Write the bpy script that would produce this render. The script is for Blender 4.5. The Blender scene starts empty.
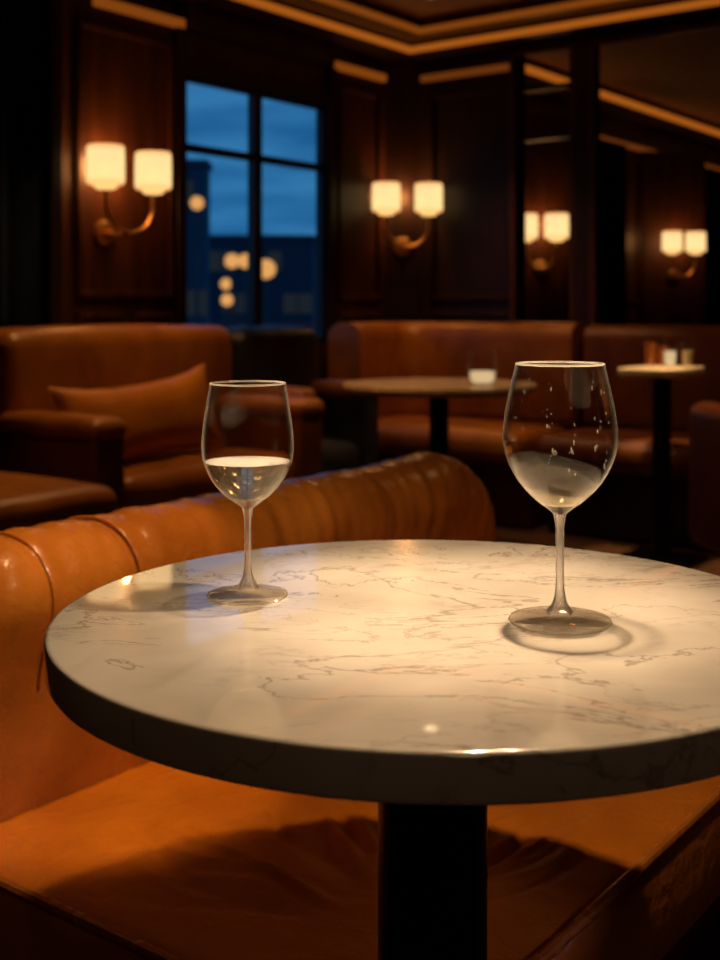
import bpy, bmesh, math, random
from mathutils import Vector, Matrix, noise
random.seed(7)
PI = math.pi
SC = bpy.context.scene
COL = SC.collection
ROT = -math.atan2(.6, .8)            # room frame: local x runs out of the window wall, local y along it
def W(v, u, z=0.0):
    return Vector((.8*v + .6*u, -.6*v + .8*u, z))

# ------------------------------------------------------------------ materials
def mat(name):
    m = bpy.data.materials.new(name); m.use_nodes = True
    nt = m.node_tree; b = nt.nodes['Principled BSDF']
    return m, nt, b
def N(nt, t, **kw):
    n = nt.nodes.new(t)
    for k, v in kw.items(): setattr(n, k, v)
    return n
def ramp(nt, stops):
    r = N(nt, 'ShaderNodeValToRGB'); e = r.color_ramp.elements
    while len(e) < len(stops): e.new(0.5)
    for i, (p, c) in enumerate(stops):
        e[i].position = p; e[i].color = (*c, 1)
    return r
def plain(name, col, rough=.5, metal=0, spec=.5):
    m, nt, b = mat(name)
    tc = N(nt, 'ShaderNodeTexCoord'); n = N(nt, 'ShaderNodeTexNoise'); n.inputs['Scale'].default_value = 14
    nt.links.new(tc.outputs['Object'], n.inputs['Vector'])
    r = ramp(nt, [(.3, [c*.8 for c in col]), (.7, [min(1, c*1.15) for c in col])])
    nt.links.new(n.outputs['Fac'], r.inputs['Fac']); nt.links.new(r.outputs['Color'], b.inputs['Base Color'])
    b.inputs['Roughness'].default_value = rough; b.inputs['Metallic'].default_value = metal
    b.inputs['Specular IOR Level'].default_value = spec
    return m
def leather(name, dark, light, rough=.42, grain=220, bump=.25, crease=0.25, spec=.5):
    m, nt, b = mat(name)
    tc = N(nt, 'ShaderNodeTexCoord')
    n1 = N(nt, 'ShaderNodeTexNoise'); n1.inputs['Scale'].default_value = 5.5; n1.inputs['Detail'].default_value = 6; n1.inputs['Distortion'].default_value = .6
    n2 = N(nt, 'ShaderNodeTexVoronoi'); n2.inputs['Scale'].default_value = grain
    n3 = N(nt, 'ShaderNodeTexNoise'); n3.inputs['Scale'].default_value = 22; n3.inputs['Detail'].default_value = 5; n3.inputs['Distortion'].default_value = 1.4
    for n in (n1, n2, n3): nt.links.new(tc.outputs['Object'], n.inputs['Vector'])
    r = ramp(nt, [(.32, dark), (.5, [(a+c)/2 for a, c in zip(dark, light)]), (.7, light)])
    nt.links.new(n1.outputs['Fac'], r.inputs['Fac']); nt.links.new(r.outputs['Color'], b.inputs['Base Color'])
    b1 = N(nt, 'ShaderNodeBump'); b1.inputs['Strength'].default_value = bump; b1.inputs['Distance'].default_value = .0012
    nt.links.new(n2.outputs['Distance'], b1.inputs['Height'])
    b2 = N(nt, 'ShaderNodeBump'); b2.inputs['Strength'].default_value = crease; b2.inputs['Distance'].default_value = .006
    nt.links.new(n3.outputs['Fac'], b2.inputs['Height']); nt.links.new(b1.outputs['Normal'], b2.inputs['Normal'])
    nt.links.new(b2.outputs['Normal'], b.inputs['Normal'])
    mr = N(nt, 'ShaderNodeMapRange'); mr.inputs['To Min'].default_value = rough-.08; mr.inputs['To Max'].default_value = rough+.12
    nt.links.new(n3.outputs['Fac'], mr.inputs['Value']); nt.links.new(mr.outputs['Result'], b.inputs['Roughness'])
    b.inputs['Specular IOR Level'].default_value = spec
    return m
def wood(name, dark, light, rough=.35, scale=3.0):
    m, nt, b = mat(name)
    tc = N(nt, 'ShaderNodeTexCoord'); mp = N(nt, 'ShaderNodeMapping'); mp.inputs['Scale'].default_value = (6, 6, .6)
    n = N(nt, 'ShaderNodeTexNoise'); n.inputs['Scale'].default_value = scale; n.inputs['Detail'].default_value = 8; n.inputs['Distortion'].default_value = .8
    nt.links.new(tc.outputs['Object'], mp.inputs['Vector']); nt.links.new(mp.outputs['Vector'], n.inputs['Vector'])
    r = ramp(nt, [(.35, dark), (.65, light)])
    nt.links.new(n.outputs['Fac'], r.inputs['Fac']); nt.links.new(r.outputs['Color'], b.inputs['Base Color'])
    b.inputs['Roughness'].default_value = rough; b.inputs['Specular IOR Level'].default_value = .25
    return m
def glow(name, col, strength, zlo=None, zhi=None, edge=None):
    m = bpy.data.materials.new(name); m.use_nodes = True; nt = m.node_tree; nt.nodes.clear()
    o = N(nt, 'ShaderNodeOutputMaterial'); e = N(nt, 'ShaderNodeEmission'); e.inputs['Strength'].default_value = strength
    e.inputs['Color'].default_value = (*col, 1)
    if zlo is not None:
        tc = N(nt, 'ShaderNodeTexCoord'); s = N(nt, 'ShaderNodeSeparateXYZ'); mr = N(nt, 'ShaderNodeMapRange')
        mr.inputs['From Min'].default_value = zlo; mr.inputs['From Max'].default_value = zhi
        r = ramp(nt, [(0, edge), (.22, col), (.75, col), (1, edge)])
        n = N(nt, 'ShaderNodeTexNoise'); n.inputs['Scale'].default_value = 9
        mx = N(nt, 'ShaderNodeMix', data_type='RGBA', blend_type='MULTIPLY'); mx.inputs['Factor'].default_value = .25
        nt.links.new(tc.outputs['Object'], s.inputs[0]); nt.links.new(s.outputs['Z'], mr.inputs['Value'])
        nt.links.new(mr.outputs['Result'], r.inputs['Fac']); nt.links.new(tc.outputs['Object'], n.inputs['Vector'])
        nt.links.new(r.outputs['Color'], mx.inputs['A']); nt.links.new(n.outputs['Color'], mx.inputs['B'])
        nt.links.new(mx.outputs['Result'], e.inputs['Color'])
    nt.links.new(e.outputs[0], o.inputs['Surface'])
    return m
def thin_glass(name, tint=(1, 1, 1), ior=1.5, gain=1.0, rough=0.0, power=5.0, edge_dark=1.0, milk=0, milk_pow=9, top=False):
    m = bpy.data.materials.new(name); m.use_nodes = True; nt = m.node_tree; nt.nodes.clear()
    o = N(nt, 'ShaderNodeOutputMaterial'); t = N(nt, 'ShaderNodeBsdfTransparent'); g = N(nt, 'ShaderNodeBsdfGlossy')
    t.inputs['Color'].default_value = (*tint, 1); g.inputs['Roughness'].default_value = rough
    ge = N(nt, 'ShaderNodeNewGeometry'); dt = N(nt, 'ShaderNodeVectorMath', operation='DOT_PRODUCT')
    nt.links.new(ge.outputs['Normal'], dt.inputs[0]); nt.links.new(ge.outputs['Incoming'], dt.inputs[1])
    ab = N(nt, 'ShaderNodeMath', operation='ABSOLUTE'); nt.links.new(dt.outputs['Value'], ab.inputs[0])
    iv = N(nt, 'ShaderNodeMath', operation='SUBTRACT', use_clamp=True); iv.inputs[0].default_value = 1; nt.links.new(ab.outputs[0], iv.inputs[1])
    pw = N(nt, 'ShaderNodeMath', operation='POWER'); pw.inputs[1].default_value = power; nt.links.new(iv.outputs[0], pw.inputs[0])
    f0 = ((ior-1)/(ior+1))**2
    ma = N(nt, 'ShaderNodeMath', operation='MULTIPLY_ADD', use_clamp=True); ma.inputs[1].default_value = (1-f0)*gain; ma.inputs[2].default_value = f0*gain
    nt.links.new(pw.outputs[0], ma.inputs[0])
    tr = N(nt, 'ShaderNodeMix', data_type='RGBA'); tr.inputs['A'].default_value = (*tint, 1); tr.inputs['B'].default_value = (*[q*edge_dark for q in tint], 1)
    nt.links.new(pw.outputs[0], tr.inputs['Factor']); nt.links.new(tr.outputs['Result'], t.inputs['Color'])
    x = N(nt, 'ShaderNodeMixShader'); nt.links.new(ma.outputs[0], x.inputs['Fac'])
    nt.links.new(t.outputs[0], x.inputs[1]); nt.links.new(g.outputs[0], x.inputs[2]); 
    if milk:       # whitish scatter mixed in to imitate light caught in glass edges
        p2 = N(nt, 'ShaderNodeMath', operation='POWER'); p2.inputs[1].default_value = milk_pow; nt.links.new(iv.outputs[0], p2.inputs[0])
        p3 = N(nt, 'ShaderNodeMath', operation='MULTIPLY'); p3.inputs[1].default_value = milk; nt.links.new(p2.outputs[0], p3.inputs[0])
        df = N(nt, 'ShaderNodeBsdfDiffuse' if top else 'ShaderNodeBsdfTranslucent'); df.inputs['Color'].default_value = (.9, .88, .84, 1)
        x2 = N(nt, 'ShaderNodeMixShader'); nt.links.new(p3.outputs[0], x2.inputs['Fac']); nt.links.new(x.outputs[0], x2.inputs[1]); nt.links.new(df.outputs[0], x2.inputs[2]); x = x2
    nt.links.new(x.outputs[0], o.inputs['Surface'])
    return m
def glass(name, col=(1, 1, 1), ior=1.5, rough=0.0):
    m, nt, b = mat(name)
    b.inputs['Base Color'].default_value = (*col, 1); b.inputs['Transmission Weight'].default_value = 1
    b.inputs['IOR'].default_value = ior; b.inputs['Roughness'].default_value = rough
    return m
def marble():
    m, nt, b = mat('marble')
    tc = N(nt, 'ShaderNodeTexCoord')
    mp = N(nt, 'ShaderNodeMapping'); mp.inputs['Rotation'].default_value = (0, 0, .5); mp.inputs['Scale'].default_value = (1.0, 2.1, 1)
    nt.links.new(tc.outputs['Object'], mp.inputs['Vector'])
    def vein(scale, width, dist, detail):
        n = N(nt, 'ShaderNodeTexNoise'); n.inputs['Scale'].default_value = scale; n.inputs['Detail'].default_value = detail
        n.inputs['Distortion'].default_value = dist; n.inputs['Roughness'].default_value = .6
        nt.links.new(mp.outputs['Vector'], n.inputs['Vector'])
        s = N(nt, 'ShaderNodeMath', operation='SUBTRACT'); s.inputs[1].default_value = .5
        a = N(nt, 'ShaderNodeMath', operation='ABSOLUTE')
        r = N(nt, 'ShaderNodeMapRange', interpolation_type='SMOOTHSTEP'); r.inputs['From Max'].default_value = width; r.inputs['To Min'].default_value = 1; r.inputs['To Max'].default_value = 0
        nt.links.new(n.outputs['Fac'], s.inputs[0]); nt.links.new(s.outputs[0], a.inputs[0]); nt.links.new(a.outputs[0], r.inputs['Value'])
        return r
    v1 = vein(3.4, .010, .7, 7); v2 = vein(8.5, .017, .5, 7)
    # veins fade in and out
    nm = N(nt, 'ShaderNodeTexNoise'); nm.inputs['Scale'].default_value = 6; nt.links.new(tc.outputs['Object'], nm.inputs['Vector'])
    mk = N(nt, 'ShaderNodeMapRange'); mk.inputs['From Min'].default_value = .42; mk.inputs['From Max'].default_value = .68
    nt.links.new(nm.outputs['Fac'], mk.inputs['Value'])
    m1 = N(nt, 'ShaderNodeMath', operation='MULTIPLY'); m1.inputs[1].default_value = .6
    m2 = N(nt, 'ShaderNodeMath', operation='MULTIPLY'); m3 = N(nt, 'ShaderNodeMath', operation='MULTIPLY'); m3.inputs[1].default_value = .5
    nt.links.new(v1.outputs[0], m1.inputs[0]); nt.links.new(v2.outputs[0], m2.inputs[0]); nt.links.new(mk.outputs[0], m2.inputs[1]); nt.links.new(m2.outputs[0], m3.inputs[0])
    ad = N(nt, 'ShaderNodeMath', operation='MAXIMUM'); nt.links.new(m1.outputs[0], ad.inputs[0]); nt.links.new(m3.outputs[0], ad.inputs[1])
    cl = N(nt, 'ShaderNodeTexNoise'); cl.inputs['Scale'].default_value = 5; cl.inputs['Detail'].default_value = 5; nt.links.new(tc.outputs['Object'], cl.inputs['Vector'])
    base = ramp(nt, [(.35, (.56, .52, .47)), (.65, (.80, .76, .71))]); nt.links.new(cl.outputs['Fac'], base.inputs['Fac'])
    mx = N(nt, 'ShaderNodeMix', data_type='RGBA'); mx.inputs['B'].default_value = (.22, .19, .17, 1)
    nt.links.new(ad.outputs[0], mx.inputs['Factor']); nt.links.new(base.outputs['Color'], mx.inputs['A'])
    nt.links.new(mx.outputs['Result'], b.inputs['Base Color'])
    b.inputs['Roughness'].default_value = .16
    b.inputs['Specular IOR Level'].default_value = .4
    b.inputs['Coat Weight'].default_value = 1; b.inputs['Coat Roughness'].default_value = .025; b.inputs['Coat IOR'].default_value = 1.9
    return m

M = {}
M['tan'] = leather('tan_leather', (.34, .10, .010), (.58, .195, .026), rough=.24, crease=.35, spec=.7)
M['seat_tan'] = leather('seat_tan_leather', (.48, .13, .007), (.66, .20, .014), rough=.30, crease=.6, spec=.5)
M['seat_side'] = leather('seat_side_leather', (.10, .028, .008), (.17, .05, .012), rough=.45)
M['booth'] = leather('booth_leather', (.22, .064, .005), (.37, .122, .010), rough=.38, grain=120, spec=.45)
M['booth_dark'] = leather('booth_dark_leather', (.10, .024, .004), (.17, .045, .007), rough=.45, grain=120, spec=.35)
M['arm_leather'] = leather('armchair_leather', (.24, .066, .005), (.40, .13, .011), rough=.33, grain=120, spec=.5)
M['night_leather'] = leather('dark_navy_leather', (.010, .012, .022), (.03, .025, .03), rough=.4, grain=120)
M['pillow'] = leather('pillow_leather', (.46, .135, .012), (.64, .21, .022), rough=.30, grain=150, spec=.5)
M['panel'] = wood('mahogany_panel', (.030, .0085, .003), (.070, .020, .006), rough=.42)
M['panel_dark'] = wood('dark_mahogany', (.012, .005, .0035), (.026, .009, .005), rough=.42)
M['frame_black'] = plain('black_frame', (.012, .013, .018), .4)
M['ceiling'] = plain('ceiling_paint', (.30, .155, .07), .8)
M['floor'] = wood('floor_wood', (.05, .022, .010), (.11, .05, .022), rough=.3, scale=4)
M['column'] = plain('black_metal', (.006, .007, .012), .38, .6)
M['brass'] = plain('aged_brass', (.55, .30, .10), .35, 1.0)
M['shade'] = glow('lit_shade', (1.0, .66, .28), 1.4, -.10, .10, (1.0, .36, .07))
M['shade_cup'] = glow('lit_cup', (1.0, .56, .18), 1.25)
M['cove'] = glow('cove_glow', (1.0, .25, .022), .37)
M['moulding_glow'] = glow('moulding_glow_dim', (1.0, .24, .03), .13)
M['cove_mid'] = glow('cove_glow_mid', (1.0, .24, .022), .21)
M['amber'] = glow('reflection_glow', (1.0, .30, .06), .30)
M['glow_globe'] = glow('outside_glow_light', (1.0, .45, .13), .95)
M['downlight'] = glow('downlight_glow', (1.0, .75, .4), 3.5)
M['clear'] = thin_glass('clear_thin_glass', (.985, .985, .975), 1.5, 1.0, power=3.6, edge_dark=.95, milk=1.0, milk_pow=11)
M['rim_glass'] = thin_glass('rim_glass', (.95, .94, .92), 1.5, 1.2, power=2.0, edge_dark=.9, milk=.75, milk_pow=.5)  # whitened to imitate highlights along rim and foot edge
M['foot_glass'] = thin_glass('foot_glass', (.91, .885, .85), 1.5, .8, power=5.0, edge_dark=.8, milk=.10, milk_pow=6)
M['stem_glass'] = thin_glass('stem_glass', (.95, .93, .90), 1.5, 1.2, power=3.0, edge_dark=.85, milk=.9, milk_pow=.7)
def stem_mat():
    m = M['stem_glass']; nt = m.node_tree; o = nt.nodes['Material Output']; src = o.inputs['Surface'].links[0].from_socket
    g = N(nt, 'ShaderNodeBsdfGlass'); g.inputs['IOR'].default_value = 1.5; x = N(nt, 'ShaderNodeMixShader'); x.inputs['Fac'].default_value = .42
    nt.links.new(src, x.inputs[1]); nt.links.new(g.outputs[0], x.inputs[2]); nt.links.new(x.outputs[0], o.inputs['Surface'])
stem_mat()
def wine_mat(name, body, milky, clear):
    m = bpy.data.materials.new(name); m.use_nodes = True; nt = m.node_tree; nt.nodes.clear()
    o = N(nt, 'ShaderNodeOutputMaterial'); g = N(nt, 'ShaderNodeBsdfGlass'); g.inputs['IOR'].default_value = 1.33; g.inputs['Color'].default_value = (*body, 1)
    t = N(nt, 'ShaderNodeBsdfTransparent'); t.inputs['Color'].default_value = (*body, 1)
    d = N(nt, 'ShaderNodeBsdfTranslucent'); d.inputs['Color'].default_value = (.95, .86, .62, 1)
    a = N(nt, 'ShaderNodeMixShader'); a.inputs['Fac'].default_value = clear; b = N(nt, 'ShaderNodeMixShader'); b.inputs['Fac'].default_value = milky
    nt.links.new(g.outputs[0], a.inputs[1]); nt.links.new(t.outputs[0], a.inputs[2]); nt.links.new(a.outputs[0], b.inputs[1]); nt.links.new(d.outputs[0], b.inputs[2])
    nt.links.new(b.outputs[0], o.inputs['Surface']); return m
M['wine'] = wine_mat('pale_wine_clear', (1.0, .97, .90), .02, .35)
M['wine_cream'] = wine_mat('pale_wine_cream', (1.0, .96, .86), .15, .55)  # cream scatter put in to imitate the lit wine body
M['wine_top'] = thin_glass('wine_surface', (.9, .88, .82), 1.33, .6, milk=.62, milk_pow=.4, top=True)  # pale layer put in for light scattered at the surface
M['wine_top_grey'] = thin_glass('wine_surface_grey', (.34, .335, .33), 1.33, .9, milk=.05, milk_pow=1)  # dark tint put in for the dimly lit surface
M['pane'] = thin_glass('window_pane_glass', (.92, .95, .97), 1.5, .5)
M['solid_glass'] = glass('solid_glass', (1, 1, 1), 1.5)
M['bright_drink'] = glow('drink_glow', (1.0, .70, .36), .75)  # glow put into the pale drink so it looks lit
M['drink'] = plain('pale_drink', (.85, .70, .45), .2)
M['amber_glass'] = plain('amber_glass', (.30, .10, .02), .12)
M['marble'] = marble()
M['tablewood'] = wood('table_wood', (.42, .26, .14), (.58, .38, .22), rough=.25)
M['stone'] = plain('pale_stone', (.80, .62, .40), .3)
M['curtain'] = plain('navy_curtain', (.010, .016, .04), .9, spec=.1)
M['bld'] = plain('dusk_building', (.035, .05, .075), .9)
M['bld2'] = plain('dusk_tower', (.05, .07, .10), .9)
M['ground'] = plain('dusk_ground', (.10, .14, .19), .5)
M['bldwin'] = glow('far_window_glow', (.25, .34, .45), .05)

# ------------------------------------------------------------------ mesh helpers
def obj(name, bm, m, parent=None, smooth=True, loc=None, rotz=None, angle=40):
    me = bpy.data.meshes.new(name); bmesh.ops.recalc_face_normals(bm, faces=bm.faces[:]) if bm.faces else None
    bm.to_mesh(me); bm.free()
    me.materials.append(m)
    if smooth:
        me.polygons.foreach_set('use_smooth', [True]*len(me.polygons))
        try: me.set_sharp_from_angle(angle=math.radians(angle))
        except Exception: pass
    o = bpy.data.objects.new(name, me); COL.objects.link(o)
    if parent is not None: o.parent = parent
    if loc is not None: o.location = loc
    if rotz is not None: o.rotation_euler.z = rotz
    return o
def tag(o, label, cat, group=None, kind=None):
    o['label'] = label; o['category'] = cat
    if group: o['group'] = group
    if kind: o['kind'] = kind
    return o
def thing(name, label, cat, loc=(0, 0, 0), rotz=0, group=None):
    o = bpy.data.objects.new(name, None); COL.objects.link(o); o.empty_display_size = .1
    o.location = loc; o.rotation_euler = (0, 0, rotz)
    return tag(o, label, cat, group)
def struct(name, bm, m, smooth=False, room=True, parent=None):
    o = obj(name, bm, m, parent, smooth)
    if parent is None:
        o['kind'] = 'structure'
        if room: o.rotation_euler.z = ROT
    return o
def box(bm, x0, x1, y0, y1, z0, z1, bev=0, seg=2, rot=None):
    r = bmesh.ops.create_cube(bm, size=1)
    vs = r['verts']
    for v in vs:
        v.co = Vector((x0 + (v.co.x+.5)*(x1-x0), y0 + (v.co.y+.5)*(y1-y0), z0 + (v.co.z+.5)*(z1-z0)))
        if rot is not None: v.co = rot @ v.co
    if bev:
        es = list({e for v in vs for e in v.link_edges})
        bmesh.ops.bevel(bm, geom=es, offset=bev, segments=seg, affect='EDGES', profile=.5)
    return bm
def B(*a, **k): return box(bmesh.new(), *a, **k)
def soft(cx, cy, cz, sx, sy, sz, r, n=14, puff=(0, 0, 0), wob=0, seed=0, M4=None):
    """rounded, puffed upholstery block"""
    bm = bmesh.new()
    h = (sx/2, sy/2, sz/2); r = min(r, *h)
    def axis(hh):
        inner = hh - r; k = 5
        a = [-hh + r*(1-math.cos(PI/2*i/k)) for i in range(k)]
        mid = [-inner + 2*inner*i/n for i in range(n+1)] if inner > 1e-6 else [0]
        return a + mid + [-q for q in reversed(a)]
    ax = [axis(q) for q in h]
    cache = {}
    def vert(p):
        key = tuple(round(q, 6) for q in p)
        if key in cache: return cache[key]
        inn = Vector([max(-(hh-r), min(hh-r, q)) for q, hh in zip(p, h)])
        d = Vector(p) - inn
        q = inn + d.normalized()*r if d.length > 1e-9 else Vector(p)
        s = [min(1, abs(q[i])/h[i]) for i in range(3)]
        q = Vector((q.x*(1+puff[0]/h[0]*(1-s[1]**2)*(1-s[2]**2)), q.y*(1+puff[1]/h[1]*(1-s[0]**2)*(1-s[2]**2)), q.z*(1+puff[2]/h[2]*(1-s[0]**2)*(1-s[1]**2))))
        if wob:
            q += q.normalized()*wob*noise.noise(Vector((q.x*9+seed, q.y*9, q.z*9)))
        q += Vector((cx, cy, cz))
        if M4 is not None: q = M4 @ q
        cache[key] = bm.verts.new(q); return cache[key]
    for a in range(3):
        b, c = (a+1) % 3, (a+2) % 3
        for sgn in (-1, 1):
            for i in range(len(ax[b])-1):
                for j in range(len(ax[c])-1):
                    q = []
                    for di, dj in ((0, 0), (1, 0), (1, 1), (0, 1)):
                        p = [0, 0, 0]; p[a] = sgn*h[a]; p[b] = ax[b][i+di]; p[c] = ax[c][j+dj]; q.append(vert(p))
                    if sgn < 0: q.reverse()
                    if len(set(q)) == 4:
                        try: bm.faces.new(q)
                        except ValueError: pass
    return bm
def lathe(bm, prof, seg=64, cap0=False, cap1=False, cx=0, cy=0):
    rings = []
    for r, z in prof:
        if r < 1e-6: rings.append([bm.verts.new((cx, cy, z))])
        else: rings.append([bm.verts.new((cx+r*math.cos(2*PI*i/seg), cy+r*math.sin(2*PI*i/seg), z)) for i in range(seg)])
    for a, b in zip(rings, rings[1:]):
        for i in range(seg):
            j = (i+1) % seg
            if len(a) == 1 and len(b) == 1: continue
            if len(a) == 1: bm.faces.new((a[0], b[i], b[j]))
            elif len(b) == 1: bm.faces.new((a[i], a[j], b[0]))
            else: bm.faces.new((a[i], a[j], b[j], b[i]))
    if cap0 and len(rings[0]) > 1: bm.faces.new(rings[0][::-1])
    if cap1 and len(rings[-1]) > 1: bm.faces.new(rings[-1])
    return bm
def L(prof, **k): return lathe(bmesh.new(), prof, **k)
def tube(bm, pts, r, seg=10, closed=False):
    pts = [Vector(p) for p in pts]; n = len(pts); rings = []
    for i, p in enumerate(pts):
        t = (pts[(i+1) % n]-pts[i-1]) if closed else (pts[min(i+1, n-1)]-pts[max(i-1, 0)])
        t.normalize(); up = Vector((0, 0, 1)) if abs(t.z) < .95 else Vector((1, 0, 0))
        a = t.cross(up).normalized(); b = t.cross(a).normalized()
        rings.append([bm.verts.new(p + a*r*math.cos(2*PI*k/seg) + b*r*math.sin(2*PI*k/seg)) for k in range(seg)])
    pairs = list(zip(rings, rings[1:])) + ([(rings[-1], rings[0])] if closed else [])
    for a, b in pairs:
        for k in range(seg):
            bm.faces.new((a[k], a[(k+1) % seg], b[(k+1) % seg], b[k]))
    if not closed: bm.faces.new(rings[0][::-1]); bm.faces.new(rings[-1])
    return bm
def spline(pts, n):
    """Catmull-Rom through 2-tuples"""
    P = [Vector((*p, 0)) if len(p) == 2 else Vector(p) for p in pts]; out = []
    for i in range(len(P)-1):
        p0, p1, p2, p3 = P[max(i-1, 0)], P[i], P[i+1], P[min(i+2, len(P)-1)]
        for k in range(n):
            t = k/n
            out.append(.5*((2*p1)+(-p0+p2)*t+(2*p0-5*p1+4*p2-p3)*t*t+(-p0+3*p1-3*p2+p3)*t**3))
    out.append(P[-1]); return out
def smooth(a, b, x):
    t = max(0, min(1, (x-a)/(b-a))); return t*t*(3-2*t)

# ------------------------------------------------------------------ room shell (room frame: x=v, y=u)
CEIL, VW, UW = 2.62, -4.0, 5.72
SILL, HEAD = .86, 2.16
struct('floor', B(-4.2, 4.2, -3.2, 12.2, -.06, 0), M['floor'])
struct('ceiling', B(-4.2, 4.2, -3.2, 12.2, CEIL, CEIL+.08), M['ceiling'])
bm = bmesh.new()                                     # the window wall, with its opening cut out
for (a, b_, lo, hi) in ((-3.2, 3.95, 0, CEIL), (3.95, 5.03, 0, SILL), (3.95, 5.03, HEAD, CEIL), (5.03, 12.2, 0, CEIL)):
    box(bm, VW-.06, VW, a, b_, lo, hi)
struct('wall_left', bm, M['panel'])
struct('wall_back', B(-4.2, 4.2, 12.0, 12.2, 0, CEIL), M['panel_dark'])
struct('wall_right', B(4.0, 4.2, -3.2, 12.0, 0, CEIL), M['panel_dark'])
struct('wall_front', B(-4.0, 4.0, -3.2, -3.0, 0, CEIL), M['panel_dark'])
# panelled partition across the far end, with two tall open bays; room added behind for the mirrored view
bm = bmesh.new()
T = .10
box(bm, VW, -3.21, UW, UW+T, 0, 2.5)
box(bm, -3.21, 4.0, UW, UW+T, 0, .88)
box(bm, -2.857, -2.76, UW-.03, UW+T, .88, 2.5)
box(bm, -1.25, 4.0, UW, UW+T, .88, 2.5)
box(bm, -4.0, 4.0, UW, UW+T, 2.47, CEIL)
struct('wall_partition', bm, M['panel_dark'])
# slender stile frames round the bays
bm = bmesh.new()
for v in (-3.24, -2.875, -2.76): box(bm, v, v+.035, UW-.035, UW, .88, 2.47, .004, 1)
for z in (.88, 2.44): box(bm, -3.24, -1.25, UW-.03, UW, z, z+.03)
struct('trim_1', bm, M['panel'])
# chamfered pier in the corner
bm = bmesh.new(); c = .14
pts = [(VW, UW), (VW, UW-c), (VW+c, UW)]
lo = [bm.verts.new((*p, 0)) for p in pts]; hi = [bm.verts.new((*p, 2.5)) for p in pts]
bm.faces.new(lo); bm.faces.new(hi)
for i in range(3): bm.faces.new((lo[i], lo[(i+1) % 3], hi[(i+1) % 3], hi[i]))
struct('trim_2', bm, M['panel_dark'])
# soffit steps round the room and the lit cove strips
def ring_l(d0, d1, z0, z1):
    bm = bmesh.new()
    box(bm, VW+d0, VW+d1, -3.0, UW-d0, z0, z1)
    box(bm, VW+d1, 4.0, UW-d1, UW-d0, z0, z1)
    return bm
struct('trim_3', ring_l(0, .24, 2.50, CEIL), M['panel_dark'])
struct('trim_4', ring_l(.24, .44, 2.545, CEIL), M['panel'])
tag(obj('cove_light', ring_l(.24, .262, 2.492, 2.525), M['cove'], rotz=ROT, smooth=False), 'lower glowing amber cove strip running round the ceiling edge', 'cove light')
tag(obj('cove_light', ring_l(.44, .462, 2.535, 2.565), M['cove_mid'], rotz=ROT, smooth=False), 'upper dimmer amber cove strip round the inner ceiling tray', 'cove light')
bm = B(VW+.42, VW+.45, UW+T, 11.9, 2.525, 2.565)
tag(obj('cove_light', bm, M['cove'], rotz=ROT, smooth=False), 'amber cove strip added as a mirrored one beyond the dark partition bays', 'cove light')
bm = B(VW, VW+.42, UW+T, 11.9, 2.565, CEIL)
struct('trim_5', bm, M['panel_dark'])
# wall-head mouldings, their lit look put in as glow
def moulding(n, *a, m='moulding_glow', k='panel_dark'):
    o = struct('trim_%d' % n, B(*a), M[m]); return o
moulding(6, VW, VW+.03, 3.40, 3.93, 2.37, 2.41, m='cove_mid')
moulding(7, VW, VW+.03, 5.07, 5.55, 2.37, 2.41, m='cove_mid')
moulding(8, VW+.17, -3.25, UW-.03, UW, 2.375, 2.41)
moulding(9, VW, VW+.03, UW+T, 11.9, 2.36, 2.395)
# raised panel mouldings on the window wall
def frame_rect(bm, plane, a0, a1, z0, z1, w=.035, d=.02):
    for (p0, p1, q0, q1) in ((a0, a1, z0, z0+w), (a0, a1, z1-w, z1), (a0, a0+w, z0, z1), (a1-w, a1, z0, z1)):
        if plane == 'v': box(bm, VW, VW+d, p0, p1, q0, q1, .006, 2)
        else: box(bm, p0, p1, UW-d, UW, q0, q1, .006, 2)
bm = bmesh.new()
frame_rect(bm, 'v', 3.30, 3.88, 1.10, 2.30)
frame_rect(bm, 'v', 3.30, 3.57, .20, 1.04); frame_rect(bm, 'v', 3.61, 3.88, .20, 1.04)
frame_rect(bm, 'v', 5.12, 5.52, 1.10, 2.30); frame_rect(bm, 'v', 5.12, 5.52, .2, 1.04)
for u in (6.1, 6.8, 8.6, 9.3): frame_rect(bm, 'v', u, u+.55, 1.1, 2.3)
struct('trim_10', bm, M['panel'], smooth=True)
bm = bmesh.new()
frame_rect(bm, 'u', -3.78, -3.22, 1.10, 2.30); frame_rect(bm, 'u', -3.78, -3.22, .2, 1.04)
struct('trim_11', bm, M['panel_dark'], smooth=True)
# pilaster posts and head beam of the window bay
bm = bmesh.new()
box(bm, VW, VW+.025, 3.89, 3.95, 0, 2.50, .006, 1); box(bm, VW, VW+.025, 5.03, 5.10, 0, 2.50, .006, 1)
box(bm, VW, VW+.025, 3.95, 5.03, HEAD, HEAD+.05); box(bm, VW, VW+.06, 3.95, 5.03, 2.38, 2.5)
box(bm, VW, VW+.10, 3.10, 3.16, 0, 2.5, .006, 1)
struct('trim_12', bm, M['panel_dark'], smooth=True)
struct('baseboard_left', B(VW, VW+.02, -3, UW, 0, .12), M['panel_dark'])
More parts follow.
